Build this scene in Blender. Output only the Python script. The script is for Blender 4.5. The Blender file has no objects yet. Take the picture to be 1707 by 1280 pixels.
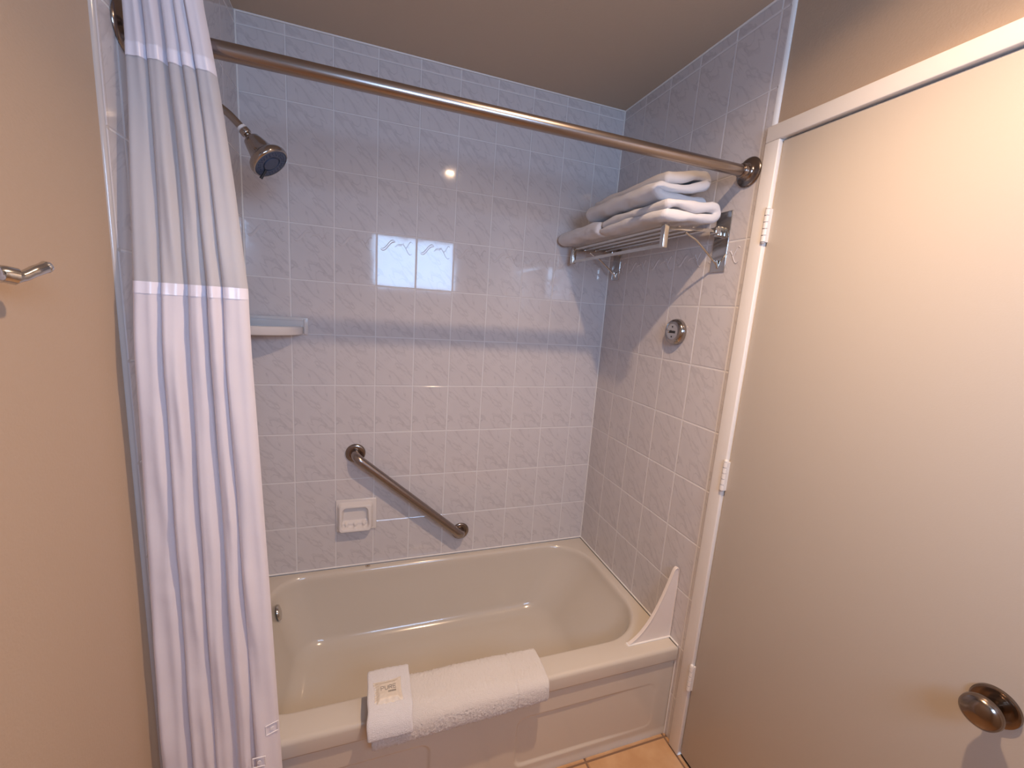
import bpy, bmesh, math, random
from math import sin, cos, pi, sqrt
from mathutils import Vector, Matrix, noise
random.seed(7)
S = bpy.context.scene
COL = S.collection

# ------------------------------------------------------------------ camera
cam_d = bpy.data.cameras.new('camera'); cam = bpy.data.objects.new('camera', cam_d); COL.objects.link(cam)
yaw, pitch, roll = 0.3391, -0.1748, 0.07
fw = Vector((sin(yaw)*cos(pitch), cos(yaw)*cos(pitch), sin(pitch)))
rt0 = Vector((cos(yaw), -sin(yaw), 0)); up0 = rt0.cross(fw)
rt = rt0*cos(roll)+up0*sin(roll); up = -rt0*sin(roll)+up0*cos(roll)
M = Matrix.Identity(4)
for i in range(3):
    M[i][0] = rt[i]; M[i][1] = up[i]; M[i][2] = -fw[i]
M.translation = Vector((0.4235, -1.7787, 1.5321))
cam.matrix_world = M
cam_d.sensor_width = 36; cam_d.lens = 692.47/1707*36; cam_d.clip_start = .02
S.camera = cam

# ------------------------------------------------------------------ world, light, exposure
S.view_settings.view_transform = 'Standard'; S.view_settings.look = 'None'
S.view_settings.gamma = 1; S.view_settings.use_curve_mapping = False
S.view_settings.exposure = 0.0
wd = bpy.data.worlds.new('daylight'); S.world = wd; wd.use_nodes = True
wb = wd.node_tree.nodes['Background']
wb.inputs['Color'].default_value = (0.42, 0.64, 1.0, 1); wb.inputs['Strength'].default_value = 21.5
H = 2.436; W = 1.495; YR = -2.40          # ceiling, alcove width, rear wall
WIN = (0.44, 1.25, 1.64, 2.16)            # window opening in the rear wall
LX, LY = 0.955, -1.322                      # recessed downlight
pl = bpy.data.lights.new('window_portal', 'AREA'); pl.shape = 'RECTANGLE'
pl.size = WIN[1]-WIN[0]; pl.size_y = WIN[3]-WIN[2]; pl.cycles.is_portal = True
po = bpy.data.objects.new('window_portal', pl); COL.objects.link(po)
po.location = ((WIN[0]+WIN[1])/2, YR-.07, (WIN[2]+WIN[3])/2); po.rotation_euler = (pi/2, 0, 0)
LAMP_W = 8.5; BEAM_W = 9.2

# ------------------------------------------------------------------ materials
def nodes_of(m): return m.node_tree.nodes, m.node_tree.links
def mat(name, col, rough=.5, metal=0, spec=.5, bump=None, coat=0, var=None, sheen=0, sub=0):
    m = bpy.data.materials.new(name); m.use_nodes = True
    n, l = nodes_of(m); b = n['Principled BSDF']
    b.inputs['Base Color'].default_value = (*col, 1); b.inputs['Roughness'].default_value = rough
    b.inputs['Metallic'].default_value = metal; b.inputs['Specular IOR Level'].default_value = spec
    b.inputs['Coat Weight'].default_value = coat
    b.inputs['Sheen Weight'].default_value = sheen
    tc = n.new('ShaderNodeTexCoord')
    if bump:
        sc, st, dist = bump
        t = n.new('ShaderNodeTexNoise'); t.inputs['Scale'].default_value = sc; t.inputs['Detail'].default_value = 4
        l.new(tc.outputs['Object'], t.inputs['Vector'])
        bp = n.new('ShaderNodeBump'); bp.inputs['Strength'].default_value = st; bp.inputs['Distance'].default_value = dist
        l.new(t.outputs['Fac'], bp.inputs['Height']); l.new(bp.outputs['Normal'], b.inputs['Normal'])
    if var:
        sc, c2 = var
        t = n.new('ShaderNodeTexNoise'); t.inputs['Scale'].default_value = sc; t.inputs['Detail'].default_value = 5
        l.new(tc.outputs['Object'], t.inputs['Vector'])
        r = n.new('ShaderNodeValToRGB'); r.color_ramp.elements[0].position = .35; r.color_ramp.elements[1].position = .65
        r.color_ramp.elements[0].color = (*c2, 1); r.color_ramp.elements[1].color = (*col, 1)
        l.new(t.outputs['Fac'], r.inputs['Fac']); l.new(r.outputs['Color'], b.inputs['Base Color'])
    return m

PAINT = mat('tan_paint', (.46, .345, .25), .55, bump=(220, .25, .002))
CEILP = mat('ceiling_paint', (.53, .42, .315), .8, bump=(150, .2, .002))
REARP = mat('rear_wall_paint', (.55, .47, .40), .6, bump=(220, .2, .002))
DOORP = mat('door_paint', (.52, .465, .405), .38, bump=(300, .12, .001), spec=.4)
CASEP = mat('frame_paint', (.80, .76, .72), .32, bump=(200, .1, .001))
GROUT = mat('grout', (.72, .70, .70), .8, bump=(400, .3, .001))
CAULK = mat('white_caulk', (.80, .78, .76), .45)
BULL = mat('bullnose_tile', (.52, .47, .44), .12, spec=.5)
TUB = mat('tub_enamel', (.60, .54, .465), .16, spec=.5, coat=.3)
CER = mat('white_ceramic', (.74, .69, .66), .14, coat=.3)
CHROME = mat('chrome', (.60, .58, .55), .14, 1)
CHROME_D = mat('aged_chrome', (.42, .38, .35), .14, 1)
NICKEL = mat('brushed_nickel', (.34, .29, .265), .27, 1, bump=(900, .05, .0005))
NICKEL_B = mat('dark_nickel', (.30, .25, .22), .2, 1)
KNOBM = mat('satin_knob_metal', (.25, .20, .165), .2, 1)
SPRAY = mat('blue_grey_rubber', (.055, .075, .13), .45)
BLACK = mat('black_plastic', (.02, .02, .022), .4)
TERRY = mat('white_terry', (.88, .86, .88), .95, spec=.1, bump=(650, 1.0, .004), sheen=.3)
MATCLOTH = mat('white_bath_mat_terry', (.84, .79, .75), .95, spec=.1, bump=(600, 1.0, .004), sheen=.3)
CURT = mat('white_curtain_fabric', (.82, .78, .83), .75, spec=.15, bump=(60, .12, .004), sheen=.2)
SATIN = mat('white_satin_trim', (.78, .75, .82), .28, spec=.5)
PAPER = mat('cream_soap_wrapper', (.66, .59, .50), .42, bump=(120, .35, .002))
INK = mat('grey_print', (.20, .18, .17), .6)
PLAST = mat('clear_tab_plastic', (.80, .78, .80), .15)
FINP = mat('white_plastic', (.78, .70, .64), .35)
DARKG = mat('dark_gap', (.03, .025, .02), .8)  # near-black colour standing in for shade inside narrow gaps
TEFLON = mat('white_thread_tape', (.8, .8, .82), .5)

def sheer_mat():
    m = bpy.data.materials.new('sheer_voile'); m.use_nodes = True; n, l = nodes_of(m)
    b = n['Principled BSDF']; b.inputs['Base Color'].default_value = (.66, .645, .67, 1); b.inputs['Roughness'].default_value = .8
    tr = n.new('ShaderNodeBsdfTranslucent'); tr.inputs['Color'].default_value = (.75, .73, .76, 1)
    tp = n.new('ShaderNodeBsdfTransparent')
    a = n.new('ShaderNodeMixShader'); a.inputs[0].default_value = .3
    c = n.new('ShaderNodeMixShader'); c.inputs[0].default_value = .13
    l.new(b.outputs[0], a.inputs[1]); l.new(tr.outputs[0], a.inputs[2]); l.new(a.outputs[0], c.inputs[1]); l.new(tp.outputs[0], c.inputs[2])
    l.new(c.outputs[0], n['Material Output'].inputs['Surface']); return m
SHEER = sheer_mat()
def add_translucent(m, col, fac):
    n, l = nodes_of(m); tr = n.new('ShaderNodeBsdfTranslucent'); tr.inputs['Color'].default_value = (*col, 1)
    mx = n.new('ShaderNodeMixShader'); mx.inputs[0].default_value = fac
    l.new(n['Principled BSDF'].outputs[0], mx.inputs[1]); l.new(tr.outputs[0], mx.inputs[2]); l.new(mx.outputs[0], n['Material Output'].inputs['Surface'])
add_translucent(CURT, (.84, .78, .82), .25)

def tile_mat():
    m = bpy.data.materials.new('veined_ceramic_tile'); m.use_nodes = True; n, l = nodes_of(m); b = n['Principled BSDF']
    b.inputs['Roughness'].default_value = .07; b.inputs['Specular IOR Level'].default_value = .55
    uv = n.new('ShaderNodeUVMap'); uv.uv_map = 'UVMap'
    def streak(rot, scale, seed, lo, hi, dist):
        mp = n.new('ShaderNodeMapping'); mp.inputs['Rotation'].default_value = (0, 0, rot)
        mp2 = n.new('ShaderNodeMapping'); mp2.inputs['Scale'].default_value = scale; mp2.inputs['Location'].default_value = (seed, seed*.37, seed)
        t = n.new('ShaderNodeTexNoise'); t.inputs['Scale'].default_value = 1; t.inputs['Detail'].default_value = 3; t.inputs['Distortion'].default_value = dist
        l.new(uv.outputs[0], mp.inputs[0]); l.new(mp.outputs[0], mp2.inputs[0]); l.new(mp2.outputs[0], t.inputs['Vector'])
        s = n.new('ShaderNodeMath'); s.operation = 'SUBTRACT'; s.inputs[1].default_value = .5; l.new(t.outputs['Fac'], s.inputs[0])
        a = n.new('ShaderNodeMath'); a.operation = 'ABSOLUTE'; l.new(s.outputs[0], a.inputs[0])
        r = n.new('ShaderNodeMapRange'); r.inputs['From Min'].default_value = lo; r.inputs['From Max'].default_value = hi
        r.inputs['To Min'].default_value = 1; r.inputs['To Max'].default_value = 0; l.new(a.outputs[0], r.inputs['Value']); return r.outputs[0]
    v1 = streak(.72, (1.0, 4.2, 1), 3.1, .0, .035, .6)      # fine diagonal veins, upper left to lower right
    v2 = streak(.95, (1.3, 3.0, 1), 8.7, .0, .018, .9)
    # broad cloud
    cl = n.new('ShaderNodeTexNoise'); cl.inputs['Scale'].default_value = 3.2; cl.inputs['Detail'].default_value = 3; l.new(uv.outputs[0], cl.inputs['Vector'])
    mx = n.new('ShaderNodeMix'); mx.data_type = 'RGBA'; mx.inputs[6].default_value = (.65, .615, .615, 1); mx.inputs[7].default_value = (.59, .555, .565, 1)
    l.new(cl.outputs['Fac'], mx.inputs[0])
    p1 = n.new('ShaderNodeMath'); p1.operation = 'MULTIPLY'; p1.inputs[1].default_value = .30; l.new(v1, p1.inputs[0])
    p2 = n.new('ShaderNodeMath'); p2.operation = 'MULTIPLY'; p2.inputs[1].default_value = .42; l.new(v2, p2.inputs[0])
    # veins only inside a patchy mask
    mk = n.new('ShaderNodeTexNoise'); mk.inputs['Scale'].default_value = 4.0; l.new(uv.outputs[0], mk.inputs['Vector'])
    mr = n.new('ShaderNodeMapRange'); mr.inputs['From Min'].default_value = .42; mr.inputs['From Max'].default_value = .6; l.new(mk.outputs['Fac'], mr.inputs['Value'])
    p3 = n.new('ShaderNodeMath'); p3.operation = 'MULTIPLY'; l.new(p2.outputs[0], p3.inputs[0]); l.new(mr.outputs[0], p3.inputs[1])
    ad = n.new('ShaderNodeMath'); ad.operation = 'MAXIMUM'; l.new(p1.outputs[0], ad.inputs[0]); l.new(p3.outputs[0], ad.inputs[1])
    m2 = n.new('ShaderNodeMix'); m2.data_type = 'RGBA'; l.new(ad.outputs[0], m2.inputs[0]); l.new(mx.outputs[2], m2.inputs[6]); m2.inputs[7].default_value = (.36, .335, .355, 1)
    l.new(m2.outputs[2], b.inputs['Base Color'])
    tc = n.new('ShaderNodeTexCoord'); w = n.new('ShaderNodeTexNoise'); w.inputs['Scale'].default_value = 9; l.new(tc.outputs['Object'], w.inputs['Vector'])
    bp = n.new('ShaderNodeBump'); bp.inputs['Strength'].default_value = .12; bp.inputs['Distance'].default_value = .004
    l.new(w.outputs['Fac'], bp.inputs['Height']); l.new(bp.outputs['Normal'], b.inputs['Normal'])
    return m
TILE = tile_mat()
FTILE = mat('tan_floor_tile', (.60, .37, .20), .35, var=(14, (.52, .30, .15)), bump=(40, .15, .002))
FGROUT = mat('brown_floor_grout', (.22, .13, .08), .8)

# ------------------------------------------------------------------ mesh helpers
class MB:
    def __init__(s): s.v = []; s.f = []; s.uv = {}
    def add(s, vs, fs, uvs=None):
        o = len(s.v); s.v += [tuple(v) for v in vs]
        for i, f in enumerate(fs):
            if uvs: s.uv[len(s.f)] = uvs[i]
            s.f.append([o+k for k in f])
        return s
    def box(s, a, b, bev=0.0):
        x0, y0, z0 = [min(p, q) for p, q in zip(a, b)]; x1, y1, z1 = [max(p, q) for p, q in zip(a, b)]
        if bev <= 0:
            vs = [(x0,y0,z0),(x1,y0,z0),(x1,y1,z0),(x0,y1,z0),(x0,y0,z1),(x1,y0,z1),(x1,y1,z1),(x0,y1,z1)]
            return s.add(vs, [(0,3,2,1),(4,5,6,7),(0,1,5,4),(1,2,6,5),(2,3,7,6),(3,0,4,7)])
        bm = bmesh.new(); bmesh.ops.create_cube(bm, size=1)
        for v in bm.verts: v.co = Vector(((x0+x1)/2+v.co.x*(x1-x0), (y0+y1)/2+v.co.y*(y1-y0), (z0+z1)/2+v.co.z*(z1-z0)))
        bmesh.ops.bevel(bm, geom=bm.edges[:], offset=bev, segments=3, affect='EDGES', profile=.5)
        return s.frombm(bm)
    def frombm(s, bm, mtx=None):
        bm.verts.index_update()
        vs = [(mtx @ v.co if mtx else v.co)[:] for v in bm.verts]; fs = [[v.index for v in f.verts] for f in bm.faces]
        s.add(vs, fs); bm.free(); return s
    def tube(s, pts, r, n=20, cap=True, flat=1.0):
        pts = [Vector(p) for p in pts]; rs = r if isinstance(r, (list, tuple)) else [r]*len(pts)
        t0 = (pts[1]-pts[0]).normalized(); u = t0.orthogonal().normalized(); vs = []
        for i, p in enumerate(pts):
            t = (pts[min(i+1, len(pts)-1)]-pts[max(i-1, 0)]).normalized()
            u = (u-t*u.dot(t)).normalized(); w = t.cross(u)
            for k in range(n):
                a = 2*pi*k/n; vs.append(p+(u*cos(a)+w*sin(a)*flat)*rs[i])
        fs = []
        for i in range(len(pts)-1):
            for k in range(n):
                a = i*n+k; b = i*n+(k+1) % n; fs.append((a, b, b+n, a+n))
        if cap: fs.append(tuple(range(n))[::-1]); fs.append(tuple((len(pts)-1)*n+k for k in range(n)))
        return s.add(vs, fs)
    def lathe(s, prof, origin, axis, n=48):
        """prof: (radius, distance along axis)"""
        o = Vector(origin); ax = Vector(axis).normalized(); u = ax.orthogonal().normalized(); w = ax.cross(u); vs = []
        for r, h in prof:
            for k in range(n):
                a = 2*pi*k/n; vs.append(o+ax*h+(u*cos(a)+w*sin(a))*max(r, 1e-5))
        fs = []
        for i in range(len(prof)-1):
            for k in range(n):
                a = i*n+k; b = i*n+(k+1) % n; fs.append((a, b, b+n, a+n))
        return s.add(vs, fs)
    def grid(s, fn, nu, nv, closeu=False, uv=False):
        vs = [fn(i/(nu if closeu else nu-1), j/(nv-1)) for j in range(nv) for i in range(nu)]; fs = []; uvs = []
        for j in range(nv-1):
            for i in range(nu if closeu else nu-1):
                a = j*nu+i; b = j*nu+(i+1) % nu; fs.append((a, b, b+nu, a+nu))
        return s.add(vs, fs)
    def build(s, name, m, parent=None, smooth=True, weld=0.0, angle=40):
        me = bpy.data.meshes.new(name); me.from_pydata(s.v, [], s.f)
        if s.uv:
            ul = me.uv_layers.new(name='UVMap')
            for p in me.polygons:
                if p.index in s.uv:
                    for li, c in zip(p.loop_indices, s.uv[p.index]): ul.data[li].uv = c
        bm = bmesh.new(); bm.from_mesh(me)
        if weld: bmesh.ops.remove_doubles(bm, verts=bm.verts[:], dist=weld)
        if not s.uv: bmesh.ops.recalc_face_normals(bm, faces=bm.faces[:])
        bm.to_mesh(me); bm.free()
        ms = m if isinstance(m, (list, tuple)) else [m]
        for q in ms: me.materials.append(q)
        if smooth:
            me.shade_smooth()
            if angle < 180: me.set_sharp_from_angle(angle=math.radians(angle))
        o = bpy.data.objects.new(name, me); COL.objects.link(o)
        if parent: o.parent = parent; o.matrix_parent_inverse = parent.matrix_world.inverted()
        return o

def sm(x, a_, b_):
    t_ = min(1, max(0, (x-a_)/(b_-a_))); return t_*t_*(3-2*t_)
def thing(name, label, cat, loc=(0, 0, 0), group=None):
    o = bpy.data.objects.new(name, None); COL.objects.link(o); o.location = loc; o.empty_display_size = .05
    o.matrix_world = Matrix.Translation(loc)
    o['label'] = label; o['category'] = cat
    if group: o['group'] = group
    return o
def struct(o): o['kind'] = 'structure'; return o
def rootS(name):
    o = bpy.data.objects.new(name, None); COL.objects.link(o); return struct(o)
def arc(c, r, a0, a1, n, u, v):
    c = Vector(c); u = Vector(u); v = Vector(v)
    return [c+u*r*cos(a0+(a1-a0)*i/n)+v*r*sin(a0+(a1-a0)*i/n) for i in range(n+1)]

# ------------------------------------------------------------------ room shell
Tt = .008      # tile thickness
XR = W+Tt; XL = -Tt
# floor: individual bevelled slabs over grout
mb = MB(); gx0 = 1.155-3*.33; gy0 = -.7585
ft = MB()
for i in range(-1, 6):
    for j in range(0, 7):
        x0 = gx0+(i-1)*.33; y1 = gy0-j*.33+.33
        a = max(XL, x0+.003); b = min(XR, x0+.33-.003); c = y1-.33+.003; d = min(y1-.003, 0.0)
        c = max(c, YR)
        if b-a < .01 or d-c < .01: continue
        z0, z1 = -.004, 0.0; e = .003
        vs = [(a,c,z0),(b,c,z0),(b,d,z0),(a,d,z0),(a+e,c+e,z1),(b-e,c+e,z1),(b-e,d-e,z1),(a+e,d-e,z1)]
        ft.add(vs, [(4,5,6,7),(0,1,5,4),(1,2,6,5),(2,3,7,6),(3,0,4,7)])
fl = struct(MB().box((XL-.1, YR-.1, -.06), (XR+.1, .11, -.0035)).build('floor', FGROUT, smooth=False))
ft.build('tile_surface', FTILE, fl, smooth=False)

# ceiling with a round opening for the recessed lamp
def ceil_mesh():
    m = MB(); n = 48; R = .074; x0, x1, y0, y1 = XL-.1, XR+.1, YR-.1, .11
    ring = []; outer = []
    for k in range(n):
        a = 2*pi*k/n; dx, dy = cos(a), sin(a); ring.append((LX+R*dx, LY+R*dy, H))
        ts = []
        if dx > 1e-9: ts.append((x1-LX)/dx)
        if dx < -1e-9: ts.append((x0-LX)/dx)
        if dy > 1e-9: ts.append((y1-LY)/dy)
        if dy < -1e-9: ts.append((y0-LY)/dy)
        t = min(ts); outer.append((LX+t*dx, LY+t*dy, H))
    # snap nearest samples to the four corners
    for cx, cy in ((x0,y0),(x1,y0),(x1,y1),(x0,y1)):
        k = min(range(n), key=lambda q: (outer[q][0]-cx)**2+(outer[q][1]-cy)**2); outer[k] = (cx, cy, H)
    vs = ring+outer+[(p[0], p[1], H+.1) for p in ring]+[(p[0], p[1], H+.1) for p in outer]
    fs = []
    for k in range(n):
        q = (k+1) % n; fs += [(k, n+k, n+q, q), (2*n+k, 2*n+q, 3*n+q, 3*n+k), (n+k, 3*n+k, 3*n+q, n+q), (k, q, 2*n+q, 2*n+k)]
    return m.add(vs, fs)
struct(ceil_mesh().build('ceiling', CEILP, smooth=False))

wl = struct(MB().box((XL-.1, YR-.1, 0), (XL, .1, H)).build('wall_left', PAINT, smooth=False))
wbk = struct(MB().box((XL, Tt, 0), (XR, Tt+.1, H)).build('wall_back', PAINT, smooth=False))
# right wall with a door opening
DY0, DY1, DZ = -.800, -1.625, 2.075
wr = MB(); wr.box((XR, DY0, 0), (XR+.1, .1, H)); wr.box((XR, YR-.1, 0), (XR+.1, DY1, H)); wr.box((XR, DY1, DZ), (XR+.1, DY0, H))
wr = struct(wr.build('wall_right', PAINT, smooth=False))
# rear wall (behind the camera) with the window opening
a, b, c, d = WIN
rw = MB(); rw.box((XL, YR-.1, 0), (XR, YR, c)); rw.box((XL, YR-.1, d), (XR, YR, H)); rw.box((XL, YR-.1, c), (a, YR, d)); rw.box((b, YR-.1, c), (XR, YR, d))
struct(rw.build('wall_rear', REARP, smooth=False))
w1 = rootS('window_1')
f = MB(); t = .035
f.box((a, YR-.06, c), (a+t, YR-.02, d), .004); f.box((b-t, YR-.06, c), (b, YR-.02, d), .004)
f.box((a+t, YR-.06, c), (b-t, YR-.02, c+t), .004); f.box((a+t, YR-.06, d-t), (b-t, YR-.02, d), .004)
f.build('window_frame', CASEP, w1)
gm = bpy.data.materials.new('window_glass'); gm.use_nodes = True; gn, gl = nodes_of(gm)
gg = gn.new('ShaderNodeBsdfGlass'); gg.inputs['Roughness'].default_value = 0; gg.inputs['IOR'].default_value = 1.0
gt = gn.new('ShaderNodeBsdfTransparent'); gx = gn.new('ShaderNodeBsdfGlossy'); gx.inputs['Roughness'].default_value = .02
gmx = gn.new('ShaderNodeMixShader'); gmx.inputs[0].default_value = .06
gl.new(gt.outputs[0], gmx.inputs[1]); gl.new(gx.outputs[0], gmx.inputs[2]); gl.new(gmx.outputs[0], gn['Material Output'].inputs['Surface'])
MB().box((a+t-.002, YR-.043, c+t-.002), (b-t+.002, YR-.039, d-t+.002)).build('window_pane', gm, w1, smooth=False)

# ------------------------------------------------------------------ wall tiles
PW, PH, Z1, ZT = .1524, .2016, 2.397, .38
rows = [H-.002]+[Z1-PH*i for i in range(0, 12)]+[0.0]
def cladding(mapf, us, vs_, name, parent, seed, mirror=False, skip=None):
    rnd = random.Random(seed); m = MB(); e = .0022; g = .0016; dep = .0011
    for i in range(len(us)-1):
        for j in range(len(vs_)-1):
            u0, u1 = us[i]+g, us[i+1]-g; v1, v0 = vs_[j]-g, vs_[j+1]+g
            if u1-u0 < .006 or v1-v0 < .006: continue
            if skip and skip(u0, u1, v0, v1): continue
            tl = [rnd.uniform(-1, 1)*.00011 for _ in range(2)]
            def P(u, v, d): 
                su = (u-(u0+u1)/2)/(u1-u0)*2; sv = (v-(v0+v1)/2)/(v1-v0)*2
                return mapf(u, v, d-(tl[0]*su+tl[1]*sv)-abs(tl[0])-abs(tl[1]))
            o = [P(u0,v0,-dep), P(u1,v0,-dep), P(u1,v1,-dep), P(u0,v1,-dep)]
            n_ = [P(u0+e,v0+e,0), P(u1-e,v0+e,0), P(u1-e,v1-e,0), P(u0+e,v1-e,0)]
            flip = j >= 7 or j in (4, 5)
            full_w = PW; full_h = PH
            def U(u, v):
                a_ = (u-us[i])/full_w; b_ = 1-(vs_[j]-v)/full_h
                if flip: a_, b_ = 1-a_, 1-b_
                return (a_*.75+.13*((j % 3) == 1), b_)
            cs = [(u0+e,v0+e),(u1-e,v0+e),(u1-e,v1-e),(u0+e,v1-e)]
            uc = [U(*q) for q in cs]
            fs = [(4,5,6,7),(0,1,5,4),(1,2,6,5),(2,3,7,6),(3,0,4,7)]
            uu = [uc]+[[uc[0]]*4]*4
            if mirror: fs = [q[::-1] for q in fs]; uu = [q[::-1] for q in uu]
            m.add(o+n_, fs, uu)
            # relief ribbon on the border course
            if j == 4 and u1-u0 > .1:
                for (cu, cv, ln, rise_, wd, cu_) in (((u0+u1)/2-.034, v1-.040, .058, .014, .0085, 1), ((u0+u1)/2+.010, v1-.034, .034, .010, .0028, -1), ((u0+u1)/2+.036, v1-.048, .046, -.016, .0034, -1), ((u0+u1)/2+.044, v1-.030, .030, .008, .0026, 1)):
                    K = 12; pts = []
                    for q in range(K+1):
                        s_ = q/K; uu_ = cu+(s_-.5)*ln; vv_ = cv+rise_*sin((s_-.5)*pi)+cu_*.006*sin((s_-.5)*2*pi); wd_ = wd*sin(pi*s_)**.7+.0005
                        pts.append((uu_, vv_, wd_))
                    vv = []
                    for (pu, pv, pw) in pts: vv += [mapf(pu, pv-pw, -.0004), mapf(pu, pv-pw*.4, .0013), mapf(pu, pv+pw*.4, .0013), mapf(pu, pv+pw, -.0004)]
                    ff = []
                    for q in range(K):
                        for r_ in range(3):
                            a_ = q*4+r_; ff.append((a_, a_+4, a_+5, a_+1) if not mirror else (a_, a_+1, a_+5, a_+4))
                    ff = [x[::-1] for x in ff]
                    m.add(vv, ff, [[uc[0]]*4]*len(ff))
    return m.build(name, TILE, parent, smooth=False)
# back wall (faces -y)
ub = [0.0]+[.1464+PW*i for i in range(9)]+[W]
cladding(lambda u, v, d: (u, 0-d, v), ub, [r for r in rows if r > .36][:-0 or None]+[], 'tile_cladding', wbk, 1)
MB().box((XL, .0011, 0), (XR, Tt, H)).build('grout_bed', GROUT, wbk, smooth=False)
# right wall (faces -x); u runs to -y
YE = .797
ur = [0.0]+[.153+PW*i for i in range(5)]+[YE-.003]
def hideR(u0, u1, v0, v1): return u1 < .74 and v1 < .3
cladding(lambda u, v, d: (W-d, -u, v), ur, rows, 'tile_cladding', wr, 2, mirror=False, skip=hideR)
MB().box((W+.0011, -YE+.012, 0), (XR, 0, H)).build('grout_bed', GROUT, wr, smooth=False)
# left wall (faces +x)
YEL = .824
ul = [0.0]+[.153+PW*i for i in range(5)]+[YEL-.003]
cladding(lambda u, v, d: (d, -u, v), ul, rows, 'tile_cladding', wl, 3, mirror=True, skip=hideR)
MB().box((XL, -YEL+.012, 0), (-.0011, 0, H)).build('grout_bed', GROUT, wl, smooth=False)
# bullnose edges where tile meets paint
def bull(xf, sgn, ye, z0, z1):
    m = MB(); pts = []
    for k in range(9):
        t_ = k/8*pi/2; pts.append((xf+sgn*(.008-.008*cos(t_)), -ye+.012-.012*sin(t_)))
    pts.append((xf+sgn*.008, -ye))
    vs = [(x, y, z) for z in (z0, z1) for x, y in pts]; n_ = len(pts)
    m.add(vs, [(k, k+1, n_+k+1, n_+k) for k in range(n_-1)]); return m
bull(W, 1, YE+.003, 2.092, H).build('bullnose_edge', CAULK, wr)
bull(W, 1, YE, 0, 2.092).build('bullnose_edge', BULL, wr)
bull(0, -1, YEL, 0, H).build('bullnose_edge', BULL, wl)
# caulk beads
r_ = .0035
ck = MB(); ck.tube([(0, -.001, H-.001), (W, -.001, H-.001)], r_, 8); ck.tube([(W-.0015, -.0015, ZT), (W-.0015, -.0015, H)], r_*.8, 8)
ck.tube([(.0015, -.0015, ZT), (.0015, -.0015, H)], r_*.8, 8); ck.tube([(0, -.002, ZT+.001), (W, -.002, ZT+.001)], r_*1.1, 8)
ck.build('caulk_bead', CAULK, wbk)
ck = MB(); ck.tube([(W-.001, 0, H-.001), (W-.001, -YE, H-.001)], r_, 8); ck.tube([(W-.002, 0, ZT+.001), (W-.002, -.752, ZT+.001)], r_, 8)
ck.tube([(W-.001, -.748, 0), (W-.001, -.748, ZT)], r_*.8, 8)
ck.build('caulk_bead', CAULK, wr)

# ------------------------------------------------------------------ door in the right wall
dr = rootS('door_1')
cf = MB(); xa, xb = W-.012, XR+.1
cf.box((xa, -.786, 0), (xb, -.832, 2.046), .003); cf.box((xa, -.786, 2.046), (xb, -1.64, 2.089), .003); cf.box((xa, -1.594, 0), (xb, -1.64, 2.046), .003)
cf.box((W+.045, -.832, 0), (W+.06, -.845, 2.046)); cf.box((W+.045, -.832, 2.03), (W+.06, -1.594, 2.046))
cf.build('door_frame', CASEP, dr)
MB().box((W-.001, -.8355, .014), (W+.036, -1.590, 2.042), .0025).build('door_slab', DOORP, dr)
MB().box((XR+.0005, -.79, -.003), (XR+.095, -1.63, .004)).build('under_door_shade', DARKG, dr, smooth=False)  # near-black sheet painting in the shade of the gap under the door
for z0, z1 in ((1.772, 1.862), (1.020, 1.114), (.280, .374)):
    hg = MB(); yc = -.8335; xc = W-.0125; L = (z1-z0)/5
    for k in range(5): hg.tube([(xc, yc, z0+L*k+.0013), (xc, yc, z0+L*(k+1)-.0013)], .0072, 20)
    hg.tube([(xc, yc, z0-.002), (xc, yc, z1+.002)], .0040, 16)
    hg.lathe([(.0, .006), (.005, .005), (.0065, .002), (.0065, 0), (0, 0)], (xc, yc, z1+.0005), (0, 0, 1), 20)
    hg.lathe([(.0, .004), (.004, .003), (.006, 0), (0, 0)], (xc, yc, z0-.0005), (0, 0, -1), 20)
    hg.box((xc-.001, yc, z0), (xc+.0125, yc-.006, z1)); hg.box((xc-.001, yc+.006, z0), (xc+.002, yc, z1))
    hg.build('hinge', CASEP, dr)
KY, KZ = -1.472, .895
kb = MB(); X0 = W-.001
kb.lathe([(0,.003),(.020,.004),(.030,.0075),(.0335,.006),(.034,0)], (X0, KY, KZ), (-1,0,0))
rose = kb
kb = MB(); kb.lathe([(.0125,.003),(.0115,.018),(.012,.024),(.019,.029),(.0265,.036),(.0290,.044),(.0278,.052),(.0225,.058),(.012,.0612),(0,.062)], (X0, KY, KZ), (-1,0,0))
kn_ = kb.build('door_knob', KNOBM, dr, angle=60); rose.build('knob_rose', KNOBM, kn_, angle=60)

# ------------------------------------------------------------------ recessed downlight
dl = thing('ceiling_light', 'round recessed ceiling downlight above the middle of the bathroom floor', 'light', (LX, LY, H))
MB().lathe([(.066,.0),(.066,.0015),(.070,.004),(.084,.003),(.086,0),(.0735,-.0005),(.0735,-.05),(.060,-.052),(.060,-.04),(.066,0)], (LX,LY,H), (0,0,-1)).build('trim_ring', CASEP, dl)
MB().lathe([(0,-.085),(.062,-.085),(.0735,-.05)], (LX,LY,H), (0,0,-1)).build('reflector', CHROME, dl)
ld = bpy.data.lights.new('lamp', 'AREA'); ld.shape = 'DISK'; ld.size = .05; ld.spread = math.radians(155); ld.energy = LAMP_W; ld.color = (1.0, .68, .43)
lo = bpy.data.objects.new('lamp', ld); COL.objects.link(lo); lo.location = (0, 0, .014); lo.parent = dl
lb = bpy.data.lights.new('lamp_beam', 'AREA'); lb.shape = 'DISK'; lb.size = .05; lb.spread = math.radians(122); lb.energy = BEAM_W; lb.color = ld.color   # the reflector's downward lobe
lbo = bpy.data.objects.new('lamp_beam', lb); COL.objects.link(lbo); lbo.location = (0, 0, .013); lbo.parent = dl

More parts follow.
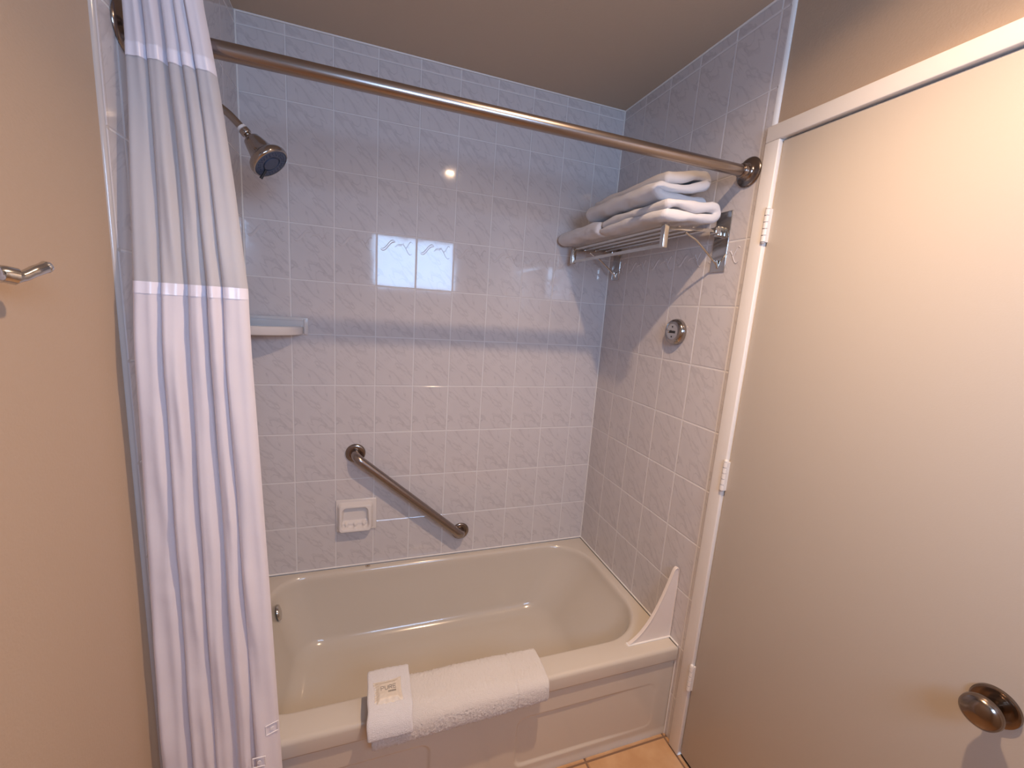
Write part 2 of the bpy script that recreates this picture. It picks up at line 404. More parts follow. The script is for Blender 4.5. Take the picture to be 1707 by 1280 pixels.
# ------------------------------------------------------------------ bathtub
tub = thing('bathtub', 'cream white bathtub built in between the three tiled walls', 'bathtub', (W/2, -.377, 0))
def rrect(x0, x1, y0, y1, r, n=14, m=14):
    """rounded rectangle, r = (right-front, right-back, left-back, left-front); consistent vertex count"""
    out = []; rf, rb, lb, lf = r
    cs = [((x1-rf, y0+rf), rf, -pi/2), ((x1-rb, y1-rb), rb, 0), ((x0+lb, y1-lb), lb, pi/2), ((x0+lf, y0+lf), lf, pi)]
    for q, ((cx, cy), rr, a0) in enumerate(cs):
        for k in range(n+1): a_ = a0+pi/2*k/n; out.append((cx+rr*cos(a_), cy+rr*sin(a_)))
        (nx, ny), nr, na = cs[(q+1) % 4]; p = out[-1]; e_ = (nx+nr*cos(na), ny+nr*sin(na))
        for k in range(1, m): out.append((p[0]+(e_[0]-p[0])*k/m, p[1]+(e_[1]-p[1])*k/m))
    return out
def loopz(l, z): return [(x, y, z) for x, y in l]
ox0, ox1, oy0, oy1 = .0008, W-.0008, -.755, -.0008
loops = []
def outer(i, z): loops.append(loopz(rrect(ox0+i, ox1-i, oy0+i, oy1-i, (.004,)*4), z))
outer(.006, .325); outer(.001, .3255); outer(0, .330)
outer(0, .366)
for k in range(1, 6): a_ = k/5*pi/2; outer(.013*(1-cos(a_)), .366+.0135*sin(a_))
rin = (.20, .19, .12, .16)
def inner(g, z, dr_=0): loops.append(loopz(rrect(.075-g, 1.447+g, -.664-g, -.036+g, tuple(max(.01, q+g) for q in rin)), z))
inner(.012, .3798); inner(.006, .3785); inner(.001, .3740); inner(-.003, .367); inner(-.006, .357)
# basin walls
top = (.081, 1.441, -.658, -.042, .194, .184, .114, .154); bot = (.17, 1.235, -.575, -.105, .12, .12, .10, .10)
def mixloop(t_, z, g=0):
    q = [top[i]+(bot[i]-top[i])*t_ for i in range(8)]
    loops.append(loopz(rrect(q[0]+g, q[1]-g, q[2]+g, q[3]-g, tuple(max(.02, v-g*.6) for v in q[4:])), z))
zs0, zs1 = .357, .075
for k in range(1, 16):
    s_ = k/16; t_ = s_**1.25*.86; mixloop(t_, zs0+(zs1+.045-zs0)*s_)
for k in range(1, 9):
    a_ = k/8*pi/2; mixloop(.80+.2*sin(a_*.9), zs1+.045*(1-sin(a_))+.012, .055*(1-cos(a_)))
g0 = .055
for k in range(1, 6): mixloop(1.0, zs1+.012-.008*k/5, g0+.020*k)
n_ = len(loops[0]); vs = [p for l in loops for p in l]; fs = []
for i in range(len(loops)-1):
    for k in range(n_): q = (k+1) % n_; fs.append((i*n_+k, i*n_+q, (i+1)*n_+q, (i+1)*n_+k))
fs.append(tuple((len(loops)-1)*n_+k for k in range(n_)))
MB().add(vs, fs).build('tub_basin', TUB, tub, angle=180)
# apron with two recessed panels
def rbox(x, z, x0, x1, z0, z1, r):
    dx = max(x0+r-x, 0, x-(x1-r)); dz = max(z0+r-z, 0, z-(z1-r)); return r-sqrt(dx*dx+dz*dz)
def apron(u, v):
    x = .001+u*(W-.002); z = v*.3265
    d1 = rbox(x, z, .885, 1.43, .045, .240, .035); d2 = rbox(x, z, .06, .612, .045, .240, .035)
    rec = max(sm(d1, 0, .010), sm(d2, 0, .010))*.0065
    fade = 1-.8*sm(x, 1.10, 1.42)
    y = -.744+rec*fade
    y -= .004*sm(.03-z, 0, .03)
    return (x, y, z)
MB().grid(apron, 420, 110).build('apron', TUB, tub, angle=180)
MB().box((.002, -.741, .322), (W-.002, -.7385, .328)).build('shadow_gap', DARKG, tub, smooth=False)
ovc = MB(); ovc.lathe([(0,.010),(.018,.0095),(.028,.007),(.031,.002),(.031,0)], (.098, -.140, .305), (1, .12, .22)); ovc.build('overflow_plate', CHROME, tub)
chm = MB(); chm.lathe([(.0075,.0002),(.0085,.0009),(.0095,.0002)], (.4292,-.0215,.3806), (0,0,1), 18); chm.lathe([(0,.0004),(.004,.0004)], (.4292,-.0215,.3806), (0,0,1), 12)
chm.build('enamel_chip', mat('rust_brown', (.25,.16,.09), .7), tub)

# ------------------------------------------------------------------ splash guard fin
sg = thing('splash_guard', 'white curved splash guard fin standing on the tub corner against the tiles', 'splash guard', (1.40, -.70, .38))
def fin():
    m = MB(); prof = []
    for k in range(25):
        t_ = k/24; x = 1.308+(1.470-1.308)*t_; z = .3795+.272*(.28*t_+.72*t_**2.4); prof.append((x, z))
    prof += [(1.474, .660), (1.480, .6645), (1.487, .662), (1.4915, .654), (1.4935, .60), (1.4935, .3795)]
    n = len(prof); y0, y1 = -.7035, -.6965; vs = []
    cx, cz = 1.44, .45
    def ins(p, e): dx, dz = cx-p[0], cz-p[1]; L = sqrt(dx*dx+dz*dz); return (p[0]+dx/L*e, p[1]+dz/L*e)
    layers = [(y0, .009), (y0, .005), (y0-.0025, .004), (y0-.003, .0015), (y0-.0015, 0), (y1+.0015, 0), (y1+.003, .0015), (y1+.0025, .004), (y1, .005), (y1, .009)]
    for y, e in layers:
        for p in prof: q = ins(p, e); vs.append((q[0], y, max(.3793, q[1])))
    fs = [tuple(range(n))]
    for i in range(len(layers)-1):
        for k in range(n): q = (k+1) % n; fs.append((i*n+k, i*n+q, (i+1)*n+q, (i+1)*n+k))
    fs.append(tuple((len(layers)-1)*n+k for k in range(n))[::-1])
    return m.add(vs, fs)
fin().build('fin', FINP, sg, angle=30)
MB().box((1.310, -.709, .3785), (1.493, -.691, .3830), .0015).build('base_strip', CAULK, sg)

# ------------------------------------------------------------------ curtain rod
RY, RZ = -.735, 1.986
rod = thing('curtain_rod', 'brushed brown-grey metal shower curtain rod running wall to wall over the tub', 'curtain rod', (W/2, RY, RZ))
MB().tube([(.012, RY, RZ), (W/2, RY, RZ), (W-.012, RY, RZ)], .0162, 32).build('rod_tube', NICKEL, rod)
for x, s_ in ((0, 1), (W, -1)):
    fm = MB(); fm.lathe([(.0,0),(.041,0),(.0425,.002),(.0415,.0045),(.036,.007),(.028,.009),(.0225,.012),(.0205,.018),(.0200,.033),(.0185,.0345),(.016,.0345)], (x, RY, RZ), (s_, 0, 0), 56)
    fm.build('wall_flange', NICKEL_B, rod, angle=50)

# ------------------------------------------------------------------ shower curtain
sc = thing('shower_curtain', 'white shower curtain with sheer upper window gathered at the left of the tub', 'curtain', (.1, -.80, 2.03))
B_ = [0, .245, .455, .625, .775, 1.0]      # pleat boundaries across the bunch
def cl(u, z):
    """curtain surface, u in 0..1 across"""
    zz = [2.08, 2.03, 1.92, 1.72, 1.535, 1.27, .92, .40, .10]
    xl = [.018, .018, .017, .021, .025, .020, .013, .006, .004]
    xr = [.132, .137, .153, .180, .202, .211, .222, .236, .240]
    for k in range(len(zz)-1):
        if z >= zz[k+1] or k == len(zz)-2:
            t_ = (zz[k]-z)/(zz[k]-zz[k+1]); t_ = min(max(t_, 0), 1); a_ = xl[k]+(xl[k+1]-xl[k])*t_; b_ = xr[k]+(xr[k+1]-xr[k])*t_; break
    hang = (2.03-z)/1.93
    y0 = -.776-.070*sm(hang, .02, .34)
    for k in range(5):
        if u <= B_[k+1] or k == 4: break
    s_ = (u-B_[k])/(B_[k+1]-B_[k]); w_ = B_[k+1]-B_[k]
    q = 2*s_-1
    rise = sqrt(max(0, 1-(1-min(1, s_/.22))**2)); bulge = rise*(1-.95*max(0, (s_-.12)/.88)**2.6)+.10*sin(s_*pi*3+z*1.3+k)*sin(pi*s_)
    amp = (.0155+.006*hang)*(.75+1.1*w_)*(1.12 if k % 2 else .95)
    sh = .010*sin(1.7*z+k*2.1)*(.3+hang)
    wob = .0022*sin(7*z+k*1.9+3*s_)+.0016*sin(17*z+5*k+4*s_)
    # folds lean over their right-hand neighbour
    x = a_+(b_-a_)*u+.006*sin(pi*s_)*(1 if k < 4 else 0)*(1-.5*hang)
    y = y0-amp*bulge+.006*(abs(q)**14)+wob*bulge
    x += sh*.25*min(u, 1-u)*4
    nz = noise.noise(Vector((u*9, z*5.5, k*3.1)))*.0050*(.4+hang)
    wr_ = noise.noise(Vector((u*5+k, z*26, 1.3)))*.0022*(.5+.5*noise.noise(Vector((u*3, z*3, 9))))
    return (max(x, .0022), y+(nz+wr_)*bulge, z)
def panel(z0, z1, nz, name, m, off=0, fold=True):
    NU = 181
    def fn(a_, b_):
        z = z0+(z1-z0)*b_; x, y, zz = cl(a_, z); return (x, y-off, zz)
    return MB().grid(fn, NU, nz).build(name, m, sc, angle=180)
# hem wobble: seams gather up in the valleys
panel(2.085, 1.925, 24, 'header_panel', CURT)
panel(1.930, 1.530, 60, 'sheer_panel', SHEER, -.0003)
panel(1.532, .10, 190, 'lower_panel', CURT)
panel(1.945, 1.922, 4, 'satin_trim', SATIN, .0012)
panel(1.538, 1.517, 4, 'satin_trim', SATIN, .0012)
for k in range(5):
    u_ = B_[k]+.05
    x, y, z = cl(min(.99, max(.01, u_)), RZ)
    rg = MB(); R_ = .028
    rg.tube([(min(.105, max(x,.045)), RY+R_*cos(t_)-.004, RZ+R_*sin(t_)-.006) for t_ in [2*pi*i/28 for i in range(29)]], .0022, 8, cap=False)
    rg.build('curtain_ring', PLAST, sc)
for (u_, z) in ((.945, .545), (.83, .478)):
    tb = MB(); h = .0125
    x, y, zz = cl(u_, z); x2, y2, _ = cl(u_+.02, z); ang = math.atan2(y2-y, x2-x)
    d_ = Vector((cos(ang), sin(ang), 0)); nrm = Vector((d_.y, -d_.x, 0)); 
    if nrm.y > 0: nrm = -nrm
    p = Vector((x, y, z))+nrm*.002; up_ = Vector((0, 0, 1))
    c4 = [p+d_*h+up_*h, p-d_*h+up_*h, p-d_*h-up_*h, p+d_*h-up_*h]
    for i in range(4): tb.tube([c4[i], c4[(i+1) % 4]], .0012, 8)
    tb.tube([p-nrm*.0005, p+nrm*.0012], .004, 14)
    tb.build('weight_tab', PLAST, sc)

# ------------------------------------------------------------------ shower head
sh = thing('shower', 'chrome shower head with blue grey spray face on curved arm', 'shower head', (0, -.38, 2.02))
Yh = -.38
P = [(0, Yh, 2.018), (.022, Yh, 2.017), (.045, Yh, 2.008), (.068, Yh, 1.993), (.088, Yh, 1.974), (.100, Yh, 1.961)]
def smooth(pts, n=6):
    pts = [Vector(p) for p in pts]; out = []
    for i in range(len(pts)-1):
        p0 = pts[max(i-1, 0)]; p1 = pts[i]; p2 = pts[i+1]; p3 = pts[min(i+2, len(pts)-1)]
        for k in range(n):
            t_ = k/n; out.append(.5*((2*p1)+(-p0+p2)*t_+(2*p0-5*p1+4*p2-p3)*t_*t_+(-p0+3*p1-3*p2+p3)*t_**3))
    return out+[pts[-1]]
MB().tube(smooth(P), .0098, 24).build('shower_arm', CHROME_D, sh)
MB().lathe([(.0,0),(.030,0),(.031,.002),(.026,.006),(.014,.008),(.010,.012)], (0, Yh, 2.018), (1,0,0)).build('escutcheon', CHROME_D, sh)
ax = (Vector(P[-1])-Vector(P[-2])).normalized()
j0 = Vector(P[-1])
MB().lathe([(.0102,-.004),(.0118,-.003),(.0118,.003),(.0102,.004)], j0-ax*.004, ax, 28).build('thread_tape', TEFLON, sh)
MB().lathe([(.0098,0),(.0130,.001),(.0135,.012),(.0125,.014),(.0080,.016),(.0105,.020),(.0115,.025),(.0100,.030),(.006,.032)], j0, ax, 32).build('ball_joint', CHROME_D, sh)
hd = Vector((.62, -.22, -.75)).normalized(); h0 = j0+ax*.024
hb = MB(); hb.lathe([(q_[0]*1.13, q_[1]) for q_ in [(.0,-.002),(.012,0),(.0185,.006),(.0225,.020),(.0265,.038),(.0305,.052),(.0345,.058),(.0425,.064),(.0455,.071),(.0455,.079),(.0435,.083),(.0405,.0835),(.0405,.080)]], h0, hd, 56)
hbo = hb.build('head_body', CHROME_D, sh, angle=60)
sp = MB(); sp.lathe([(q_[0]*1.13, q_[1]) for q_ in [(.0408,.0805),(.039,.0835),(.022,.0842),(.0215,.0815),(.0185,.0815),(.018,.085),(.006,.086),(0,.086)]], h0, hd, 56)
u_ = hd.orthogonal().normalized(); w_ = hd.cross(u_)
for rr, cnt in ((.038, 28), (.032, 22), (.012, 8)):
    for k in range(cnt):
        a_ = 2*pi*k/cnt; c_ = h0+hd*.0838+(u_*cos(a_)+w_*sin(a_))*rr; sp.tube([c_-hd*.002, c_+hd*.0022], .0012, 8)
face = sp.build('spray_face', SPRAY, hbo, angle=40)
dn = (Vector((0, 0, -1))-hd*Vector((0, 0, -1)).dot(hd)).normalized()
lv = MB(); q0 = h0+hd*.086+dn*.022; lv.tube([q0, q0+dn*.012+hd*.004, q0+dn*.026+hd*.007], [.0035, .0032, .0045], 14)
lv.build('spray_lever', BLACK, hbo)

# ------------------------------------------------------------------ ceramic corner shelf
cs = thing('corner_shelf', 'white ceramic corner shelf on the back wall beside the curtain', 'shelf', (.1, 0, 1.385))
x1, z0, z1 = .204, 1.384, 1.450
bk = MB(); bk.box((.001, -.006, z0), (x1, 0, z1), .0025)
bk.box((.004, -.0095, z1-.012), (x1-.004, -.004, z1-.004), .002); bk.box((x1-.014, -.0125, z0+.003), (x1-.003, -.004, z1-.004), .003)
bk.build('back_plate', CER, cs)
tr = MB(); NA = 24; R_ = .135
def qarc(R, k): a_ = k/NA*pi/2; return (x1-.014-(x1-.016)*(1-cos(a_)) if False else .002+(x1-.018)*cos(a_), -R*sin(a_)-.003)
vs = []; zt = 1.4185; zb = 1.3865
layers = [(1.0, zb, -.004), (1.0, zb+.004, 0), (1.0, zt-.003, .0), (1.0, zt, -.004), (1.0, zt, -.010), (1.0, zt-.007, -.014)]
for _, z, off in layers:
    for k in range(NA+1):
        a_ = k/NA*pi/2; vs.append((.002+(x1-.018+off)*cos(a_), -(R_+off)*sin(a_)-.0005, z))
fs = []
for i in range(len(layers)-1):
    for k in range(NA): a_ = i*(NA+1)+k; fs.append((a_, a_+1, a_+NA+2, a_+NA+1))
o_ = len(vs); vs += [(.002, -.0005, zt-.007), (.002, -.0005, zb)]
for k in range(NA): a_ = (len(layers)-1)*(NA+1)+k; fs.append((a_, a_+1, o_)); fs.append((k+1, k, o_+1))
tr.add(vs, fs); tr.build('shelf_tray', CER, cs, angle=50)

# ------------------------------------------------------------------ ceramic soap dish
sd = thing('soap_dish', 'white ceramic soap dish with ridged tray set on the tiled back wall', 'soap dish', (.38, 0, .55))
sx0, sx1, sz0, sz1 = .299, .463, .549, .693
MB().box((sx0, -.007, sz0), (sx1, 0, sz1), .003).build('back_plate', CER, sd)
def dish(u, v):
    x = sx0+.004+u*(sx1-sx0-.016); z = sz0+.002+v*(sz1-sz0-.012)
    X = (u-.5)*2; 
    ed = rbox(x, z, sx0+.004, sx1-.012, sz0+.002, sz1-.010, .022)
    out = .020+.022*(1-v)                     # body bulges out lower down
    y = -.005-out*sm(ed, -.002, .014)
    hollow = sm(rbox(x, z, sx0+.017+.010*v, sx1-.025-.010*v, sz0+.022, sz1-.028, .02), 0, .010)
    y += hollow*(out-.004)
    # little ridges at the floor of the hollow
    lowz = sm(z, sz0+.052, sz0+.040)*hollow
    y -= lowz*.024*(.5+.5*max(0, cos(X*pi*4.2)))
    return (x, y, z)
MB().grid(dish, 120, 110).build('dish_bowl', CER, sd, angle=180)

# ------------------------------------------------------------------ grab bar
gb = thing('grab_bar', 'brushed metal grab bar fixed diagonally on the back wall above the tub', 'grab bar', (.61, 0, .69))
A = Vector((.3765, 0, .8985)); Bp = Vector((.842, 0, .4905)); d_ = (Bp-A).normalized(); off = Vector((0, -.052, 0))
BR = .034; NB = .018; N_ = Vector((0, -1, 0))
pth = [A+N_*.005, A+N_*NB]+[A+N_*(NB+BR*sin(t_))+d_*(BR*(1-cos(t_))) for t_ in [pi/2*i/10 for i in range(1, 11)]]
pth += [Bp+N_*(NB+BR*sin(t_))-d_*(BR*(1-cos(t_))) for t_ in [pi/2*i/10 for i in range(10, 0, -1)]]+[Bp+N_*NB, Bp+N_*.005]
MB().tube(pth, .0185, 28).build('bar', NICKEL, gb, angle=180)
for c_ in (A, Bp):
    MB().lathe([(0,0),(.0385,0),(.0400,.002),(.0395,.006),(.036,.009),(.030,.0105),(.0235,.0108),(.0225,.008),(.0180,.008)], c_, (0,-1,0), 56).build('wall_flange', NICKEL_B, gb, angle=45)

# ------------------------------------------------------------------ chrome round wall fixture
cr = thing('clothesline_case', 'small round chrome clothesline case with dark slot on the right tiled wall', 'clothesline', (W, -.527, 1.496))
cy_, cz_ = -.522, 1.496
MB().lathe([(0,0),(.046,0),(.0475,.002),(.0475,.010),(.046,.016),(.042,.022),(.036,.025),(.0295,.0262)], (W, cy_, cz_), (-1,0,0), 56).build('case_ring', CHROME_D, cr, angle=60)
MB().lathe([(.0295,.0262),(.0285,.0250),(.0,.0250)], (W, cy_, cz_), (-1,0,0), 48).build('face_plate', CHROME, cr, angle=30)
sl = MB(); xx = W-.0256; sl.box((xx-.001, cy_-.016, cz_-.005), (xx+.001, cy_+.016, cz_+.004), .0005)
sl.lathe([(0,.0008),(.003,.0006),(.0032,0)], (xx+.0005, cy_, cz_-.018), (-1,0,0), 14); sl.lathe([(0,.0008),(.003,.0006),(.0032,0)], (xx+.0005, cy_, cz_+.018), (-1,0,0), 14)
sl.build('slot', BLACK, cr)
MB().lathe([(.0,.010),(.0045,.009),(.006,.005),(.0045,.001),(.0045,0)], (xx, cy_+.014, cz_), (-1,0,0), 20).build('pull_bead', CHROME, cr)

# ------------------------------------------------------------------ towel rack
tk = thing('towel_rack', 'chrome hotel towel rack on the right tiled wall carrying folded towels', 'towel rack', (W-.1, -.36, 1.80))
YN, YF, XF = -.668, -.066, 1.272
zr = 1.812; zw = 1.826
for y in (YN, YF):
    MB().box((W-.004, y-.030, 1.700), (W, y+.030, 1.887), .0018).build('wall_plate', CHROME, tk)
    kn = MB(); kn.box((W-.030, y-.010, zw-.018), (W-.003, y+.010, zw+.014), .004); kn.box((W-.042, y-.013, zw-.012), (W-.026, y+.013, zw+.008), .003)
    kn.build('bracket_block', CHROME, tk)
    am = MB(); 
    p0 = Vector((W-.03, y, zw)); p1 = Vector((XF+.005, y, zr))
    am.tube([p0, p1], .0085, 4, flat=.6); amo = am.build('arm', CHROME, tk, smooth=False)
    br = MB(); br.tube(smooth([(1.350, y, zr-.004), (1.365, y, zr-.012), (1.40, y, 1.785), (W-.012, y, 1.727), (W-.006, y, 1.722)]), .0032, 12)
    br.tube([(W-.012, y, 1.735), (W-.003, y, 1.712)], .005, 10); br.build('brace', CHROME, amo)
    ed = MB(); ed.box((XF-.009, y-.009, 1.752), (XF+.009, y+.009, zr+.009), .002); ed.build('end_drop', CHROME, tk)
for i, x in enumerate((XF+.004, 1.325, 1.378, 1.431)):
    z_ = zr+(zw-zr)*(x-XF)/(W-.03-XF)
    MB().tube([(x, YF, z_+.002), (x, YN, z_+.001)], .0060, 14).build('shelf_bar', CHROME, tk)
MB().tube([(XF, YF, 1.760), (XF, YN, 1.760)], .0078, 4, flat=.9).build('towel_bar', CHROME, tk, smooth=False)

# ------------------------------------------------------------------ folded towels
def ribbon(center, th, n_end=6):
    """closed outline around an open centre line in a plane (a,b)"""
    pts = [Vector((p[0], p[1])) for p in center]; L, R_ = [], []
    for i, p in enumerate(pts):
        t_ = (pts[min(i+1, len(pts)-1)]-pts[max(i-1, 0)]).normalized(); nn = Vector((-t_.y, t_.x)); L.append(p+nn*th/2); R_.append(p-nn*th/2)
    t1 = (pts[-1]-pts[-2]).normalized(); t0 = (pts[0]-pts[1]).normalized(); out = L[:]
    n1 = Vector((-t1.y, t1.x))
    for k in range(1, n_end): a_ = pi*k/n_end; out.append(pts[-1]+n1*th/2*cos(a_)+t1*th/2*sin(a_))
    out += R_[::-1]; n0 = Vector((t0.y*-1, t0.x))
    for k in range(1, n_end): a_ = pi*k/n_end; out.append(pts[0]+n0*th/2*cos(a_)+t0*th/2*sin(a_))
    return out
def capfaces(n_out, n_end, base, flip):
    n = (n_out-2*(n_end-1))//2; R0 = n+n_end-1; fs = []
    Lx = lambda i: base+i
    Rx = lambda i: base+R0+(n-1-i)
    for i in range(n-1): fs.append((Lx(i), Lx(i+1), Rx(i+1), Rx(i)))
    fs.append(tuple([Lx(n-1)]+[base+n+k for k in range(n_end-1)]+[Rx(n-1)]))
    fs.append(tuple([Rx(0)]+[base+R0+n+k for k in range(n_end-1)]+[Lx(0)]))
    return [f[::-1] for f in fs] if flip else fs
def sm2(pts, n=8):
    return [(p.x, p.y) for p in smooth([(a_, b_, 0) for a_, b_ in pts], n)]
def towel(name, label, center, th, y0, y1, m, group, frame=None, lift=None, ny=46, amp=.002, seed=0):
    """centre line in x-z, swept along y"""
    rnd = seed*7.3; vs = []; out = None; rows_ = []
    for j in range(ny+1):
        v = j/ny; e = min(v, 1-v)*abs(y1-y0); sc_ = sqrt(max(0, 1-(1-min(1, e/.012))**2))*.55+.45
        y = y0+(y1-y0)*v
        dx, dz, k_ = lift(v) if lift else (0, 0, 1)
        o = ribbon(center, th*sc_)
        for p in o:
            x, z = p.x*k_+dx, p.y+dz
            d1 = noise.noise(Vector((x*16, y*13, z*30+rnd)))*amp*2.2; d2 = noise.noise(Vector((x*70, y*60, z*70+rnd)))*amp*.5
            vs.append((x+d2, y+d2*.5+.006*noise.noise(Vector((x*20, z*30, rnd+j*0))), z+d1+d2))
        n = len(o)
    fs = capfaces(n, 6, 0, False)
    for j in range(ny):
        for k in range(n): q = (k+1) % n; fs.append((j*n+k, j*n+q, (j+1)*n+q, (j+1)*n+k))
    fs += capfaces(n, 6, ny*n, True)
    mb_ = MB().add(vs, fs)
    c_ = Vector((sum(p[0] for p in vs)/len(vs), sum(p[1] for p in vs)/len(vs), min(p[2] for p in vs)))
    ob = mb_.build(name, m, None, angle=180)
    ob.data.transform(Matrix.Translation(-c_)); ob.location = c_
    ob['label'] = label; ob['category'] = 'towel'
    if group: ob['group'] = group
    return ob
G = 'folded bath towels on the rack'
zb_ = zw+.006; TZ = .012
# lower near towel: rounded fold on the right, open slit on the left
cn = sm2([(1.250,1.870),(1.28,1.876),(1.33,1.874),(1.37,1.876),(1.405,1.884),(1.424,1.880),(1.430,1.866),(1.420,1.851),(1.39,1.846),(1.33,1.844),(1.27,1.841),(1.245,1.843)])
towel('bath_towel', 'white folded bath towel on the near half of the rack under the top one', cn, .028, -.340, -.705, TERRY, G, seed=1, lift=lambda v: (.004*v, .002*sin(v*3)+.001, 1), amp=.0028)
# far towel, sagging over the front edge
cf_ = sm2([(1.262,1.870),(1.32,1.872),(1.37,1.871),(1.420,1.866),(1.433,1.856),(1.42,1.846),(1.36,1.845),(1.30,1.842),(1.258,1.838),(1.240,1.843),(1.236,1.856),(1.246,1.868)])
towel('bath_towel', 'white folded bath towel at the far corner end of the rack', cf_, .025, -.018, -.338, TERRY, G, seed=2, lift=lambda v: (-.012*(1-v)**2-.002, .008*sin(v*2.6)-.003+.003*(1-v), 1), amp=.0028)
# top towel: bottom layer flat, upper layers rising to the right
ct = sm2([(1.425,1.906),(1.37,1.905),(1.31,1.907),(1.265,1.911),(1.250,1.923),(1.262,1.936),(1.30,1.935),(1.345,1.938),(1.39,1.948),(1.422,1.958),(1.434,1.972),(1.422,1.986),(1.385,1.984),(1.335,1.969),(1.285,1.9625)])
towel('bath_towel', 'white folded bath towel lying on top of the two others', ct, .0285, -.205, -.640, TERRY, G, seed=3, lift=lambda v: (.0+.004*v, .003*sin(v*3)+.004, 1), amp=.0028)

# ------------------------------------------------------------------ bath mat over the tub rim
def drape(name, label, cat, x0, x1, prof, th, m, nx=90, amp=.0014, seed=0, hem=None):
    vs = []; prof = sm2(prof, 8)
    for j in range(nx+1):
        v = j/nx; e = min(v, 1-v)*abs(x1-x0); sc_ = sqrt(max(0, 1-(1-min(1, e/.008))**2))*.5+.5
        x = x0+(x1-x0)*v; o = ribbon(prof, th*sc_)
        for i, p in enumerate(o):
            y, z = p.x, p.y
            if hem: y, z = hem(v, y, z)
            d1 = noise.noise(Vector((x*14, y*14, z*20+seed)))*amp*1.8; d2 = noise.noise(Vector((x*210, y*210, z*210+seed)))*amp*1.1
            vs.append((x+.003*noise.noise(Vector((y*25, z*25, seed))), y+d2, z+d1+d2))
        n = len(o)
    fs = capfaces(n, 6, 0, False)
    for j in range(nx):
        for k in range(n): q = (k+1) % n; fs.append((j*n+k, j*n+q, (j+1)*n+q, (j+1)*n+k))
    fs += capfaces(n, 6, nx*n, True)
    c_ = Vector(((x0+x1)/2, prof[0][0], .382)); ob = MB().add(vs, fs).build(name, m, None, angle=180)
    ob.data.transform(Matrix.Translation(-c_)); ob.location = c_; ob['label'] = label; ob['category'] = cat
    return ob
def hem_mat(v, y, z):
    g_ = math.exp(-((v-.80)/.006)**2)*.0022      # stitched border line
    if z > MZ+.008: z -= g_
    if y < -.785: y += g_
    z -= .003*math.exp(-((v-.62)/.10)**2)*sm(-y, .76, .80)
    # front edge hangs a little lower at the left
    k = sm(-y, .76, .80); return y, z-(.016*(1-v)-.004)*k
MZ = .3925
bm_ = drape('bath_mat', 'thick white terry bath mat folded over the tub rim', 'bath mat', .440, .962,
      [(-.690,MZ-.003),(-.70,MZ),(-.73,MZ+.0005),(-.752,MZ+.0005),(-.768,MZ-.003),(-.776,MZ-.014),(-.7775,MZ-.034),(-.778,.350),(-.783,.345),(-.791,.350),(-.7945,.365),(-.793,MZ-.004),(-.786,MZ+.010),(-.768,MZ+.019),(-.74,MZ+.0215),(-.70,MZ+.022),(-.672,MZ+.018),(-.664,MZ+.008),(-.668,MZ-.002)], .0185, MATCLOTH, 260, .0019, 3, hem_mat)
seam = MB(); 
wc = drape('washcloth', 'small folded white washcloth on the left end of the bath mat', 'towel', .429, .548,
      [(-.648,.4315),(-.66,.4355),(-.70,.4385),(-.74,.4385),(-.770,.436),(-.790,.4285),(-.8045,.416),(-.8115,.400),(-.8125,.390)], .0150, TERRY, 50, .0010, 9)
# soap packet lying on the washcloth
spk = thing('soap_packet', 'cream wrapped guest soap packet printed PURE lying on the white washcloth', 'soap', (.484, -.733, .4465))
nrm_z = .4464
def pk(x, y):      # resting surface follows the cloth
    k = sm(-y, .745, .80); return nrm_z-.022*k*k*1.2
ang = math.radians(2)
def L2W(a_, b_, h):
    x = .4845+a_*cos(ang)-b_*sin(ang); y = -.7345+a_*sin(ang)+b_*cos(ang); return (x, y, pk(x, y)+h)
def pillow(u, v):
    a_ = (u-.5)*.078; b_ = (v-.5)*.080; e = min(u, 1-u, v, 1-v)
    pinch = 1-.10*(1-(2*abs(v-.5))**2) if abs(u-.5) > .3 else 1
    a_ *= 1-.07*(1-(2*v-1)**2); b_ *= 1-.10*(1-(2*u-1)**2)
    h = .0005+.0055*sm(e, .04, .20)+.0009*noise.noise(Vector((u*9, v*9, 2)))
    if u < .16: h += .0012*cos(v*60)*.4
    return L2W(a_, b_, h)
MB().grid(pillow, 60, 60).build('wrapper', PAPER, spk, angle=180)
def ink(paths, name):
    m = MB()
    for pth_ in paths:
        q = []
        for a_, b_ in pth_:
            u = a_/.078+.5; v = b_/.080+.5; P_ = Vector(pillow(u, v)); q.append(P_+Vector((0, 0, .0004)))
        m.tube(q, .0007, 6)
    return m.build(name, INK, spk)
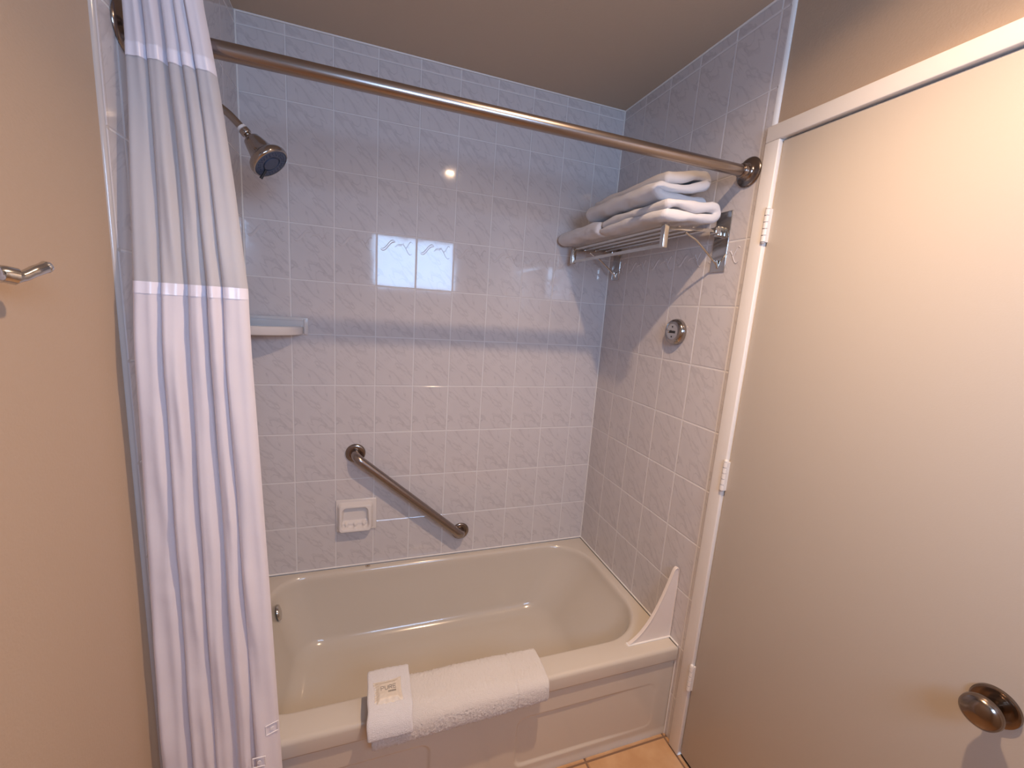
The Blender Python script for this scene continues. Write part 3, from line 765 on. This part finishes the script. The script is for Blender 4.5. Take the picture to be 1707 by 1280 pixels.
def letter(ch, x, y, w, h):
    D = {'P': [[(0,0),(0,1),(.75,1),(1,.85),(1,.62),(.75,.48),(0,.48)]], 'U': [[(0,1),(0,.25),(.2,0),(.8,0),(1,.25),(1,1)]],
         'R': [[(0,0),(0,1),(.75,1),(1,.85),(1,.62),(.75,.5),(0,.5)], [(.5,.5),(1,0)]], 'E': [[(1,0),(0,0),(0,1),(1,1)], [(0,.52),(.85,.52)]]}
    return [[(x+p*w, y+q*h) for p, q in s_] for s_ in D[ch]]
pp = []
for i, ch in enumerate('PURE'): pp += letter(ch, -.020+i*.0118, .002, .0084, .0130)
ink(pp, 'printed_name')
pp = []
for i in range(5): pp.append([(.001+i*.0046, -.0095), (.001+i*.0046, -.0045), (.0034+i*.0046, -.0045), (.0034+i*.0046, -.0095)])
ink(pp, 'small_print')

# ------------------------------------------------------------------ robe hook on the left wall
hk = thing('robe_hook', 'chrome double robe hook on the tan wall at the left', 'hook', (XL, -1.085, 1.50))
hy, hz = -1.138, 1.527
MB().lathe([(0,0),(.027,0),(.0285,.002),(.0275,.006),(.022,.010),(.014,.012),(.0,.0125)], (XL, hy, hz-.010), (1,0,0), 40).build('base_plate', CHROME, hk, angle=50)
hm = MB(); x0 = XL
hm.tube(smooth([(x0+.008,hy,hz-.008),(x0+.025,hy,hz+.002),(x0+.036,hy+.006,hz+.006),(x0+.044,hy+.016,hz+.004)]), [.010]*19, 16)
hm.build('hook_body', CHROME, hk)
hm = MB(); hm.tube(smooth([(x0+.036,hy+.004,hz+.004),(x0+.046,hy+.018,hz+.004),(x0+.052,hy+.032,hz+.012),(x0+.055,hy+.044,hz+.017)]), [.0075]*6+[.0062]*6+[.0066]*7, 14)
hm.lathe([(0,-.007),(.006,-.004),(.0075,0),(.006,.004),(0,.007)], (x0+.055,hy+.046,hz+.018), (.3,1,.3), 16)
hm.build('hook_prong', CHROME, hk)
hm = MB(); hm.tube(smooth([(x0+.036,hy+.002,hz+.004),(x0+.044,hy-.012,hz+.006),(x0+.050,hy-.028,hz+.016),(x0+.052,hy-.040,hz+.022)]), [.0075]*6+[.0062]*6+[.0066]*7, 14)
hm.lathe([(0,-.007),(.006,-.004),(.0075,0),(.006,.004),(0,.007)], (x0+.052,hy-.042,hz+.023), (.3,-1,.3), 16)
hm.build('hook_prong', CHROME, hk)
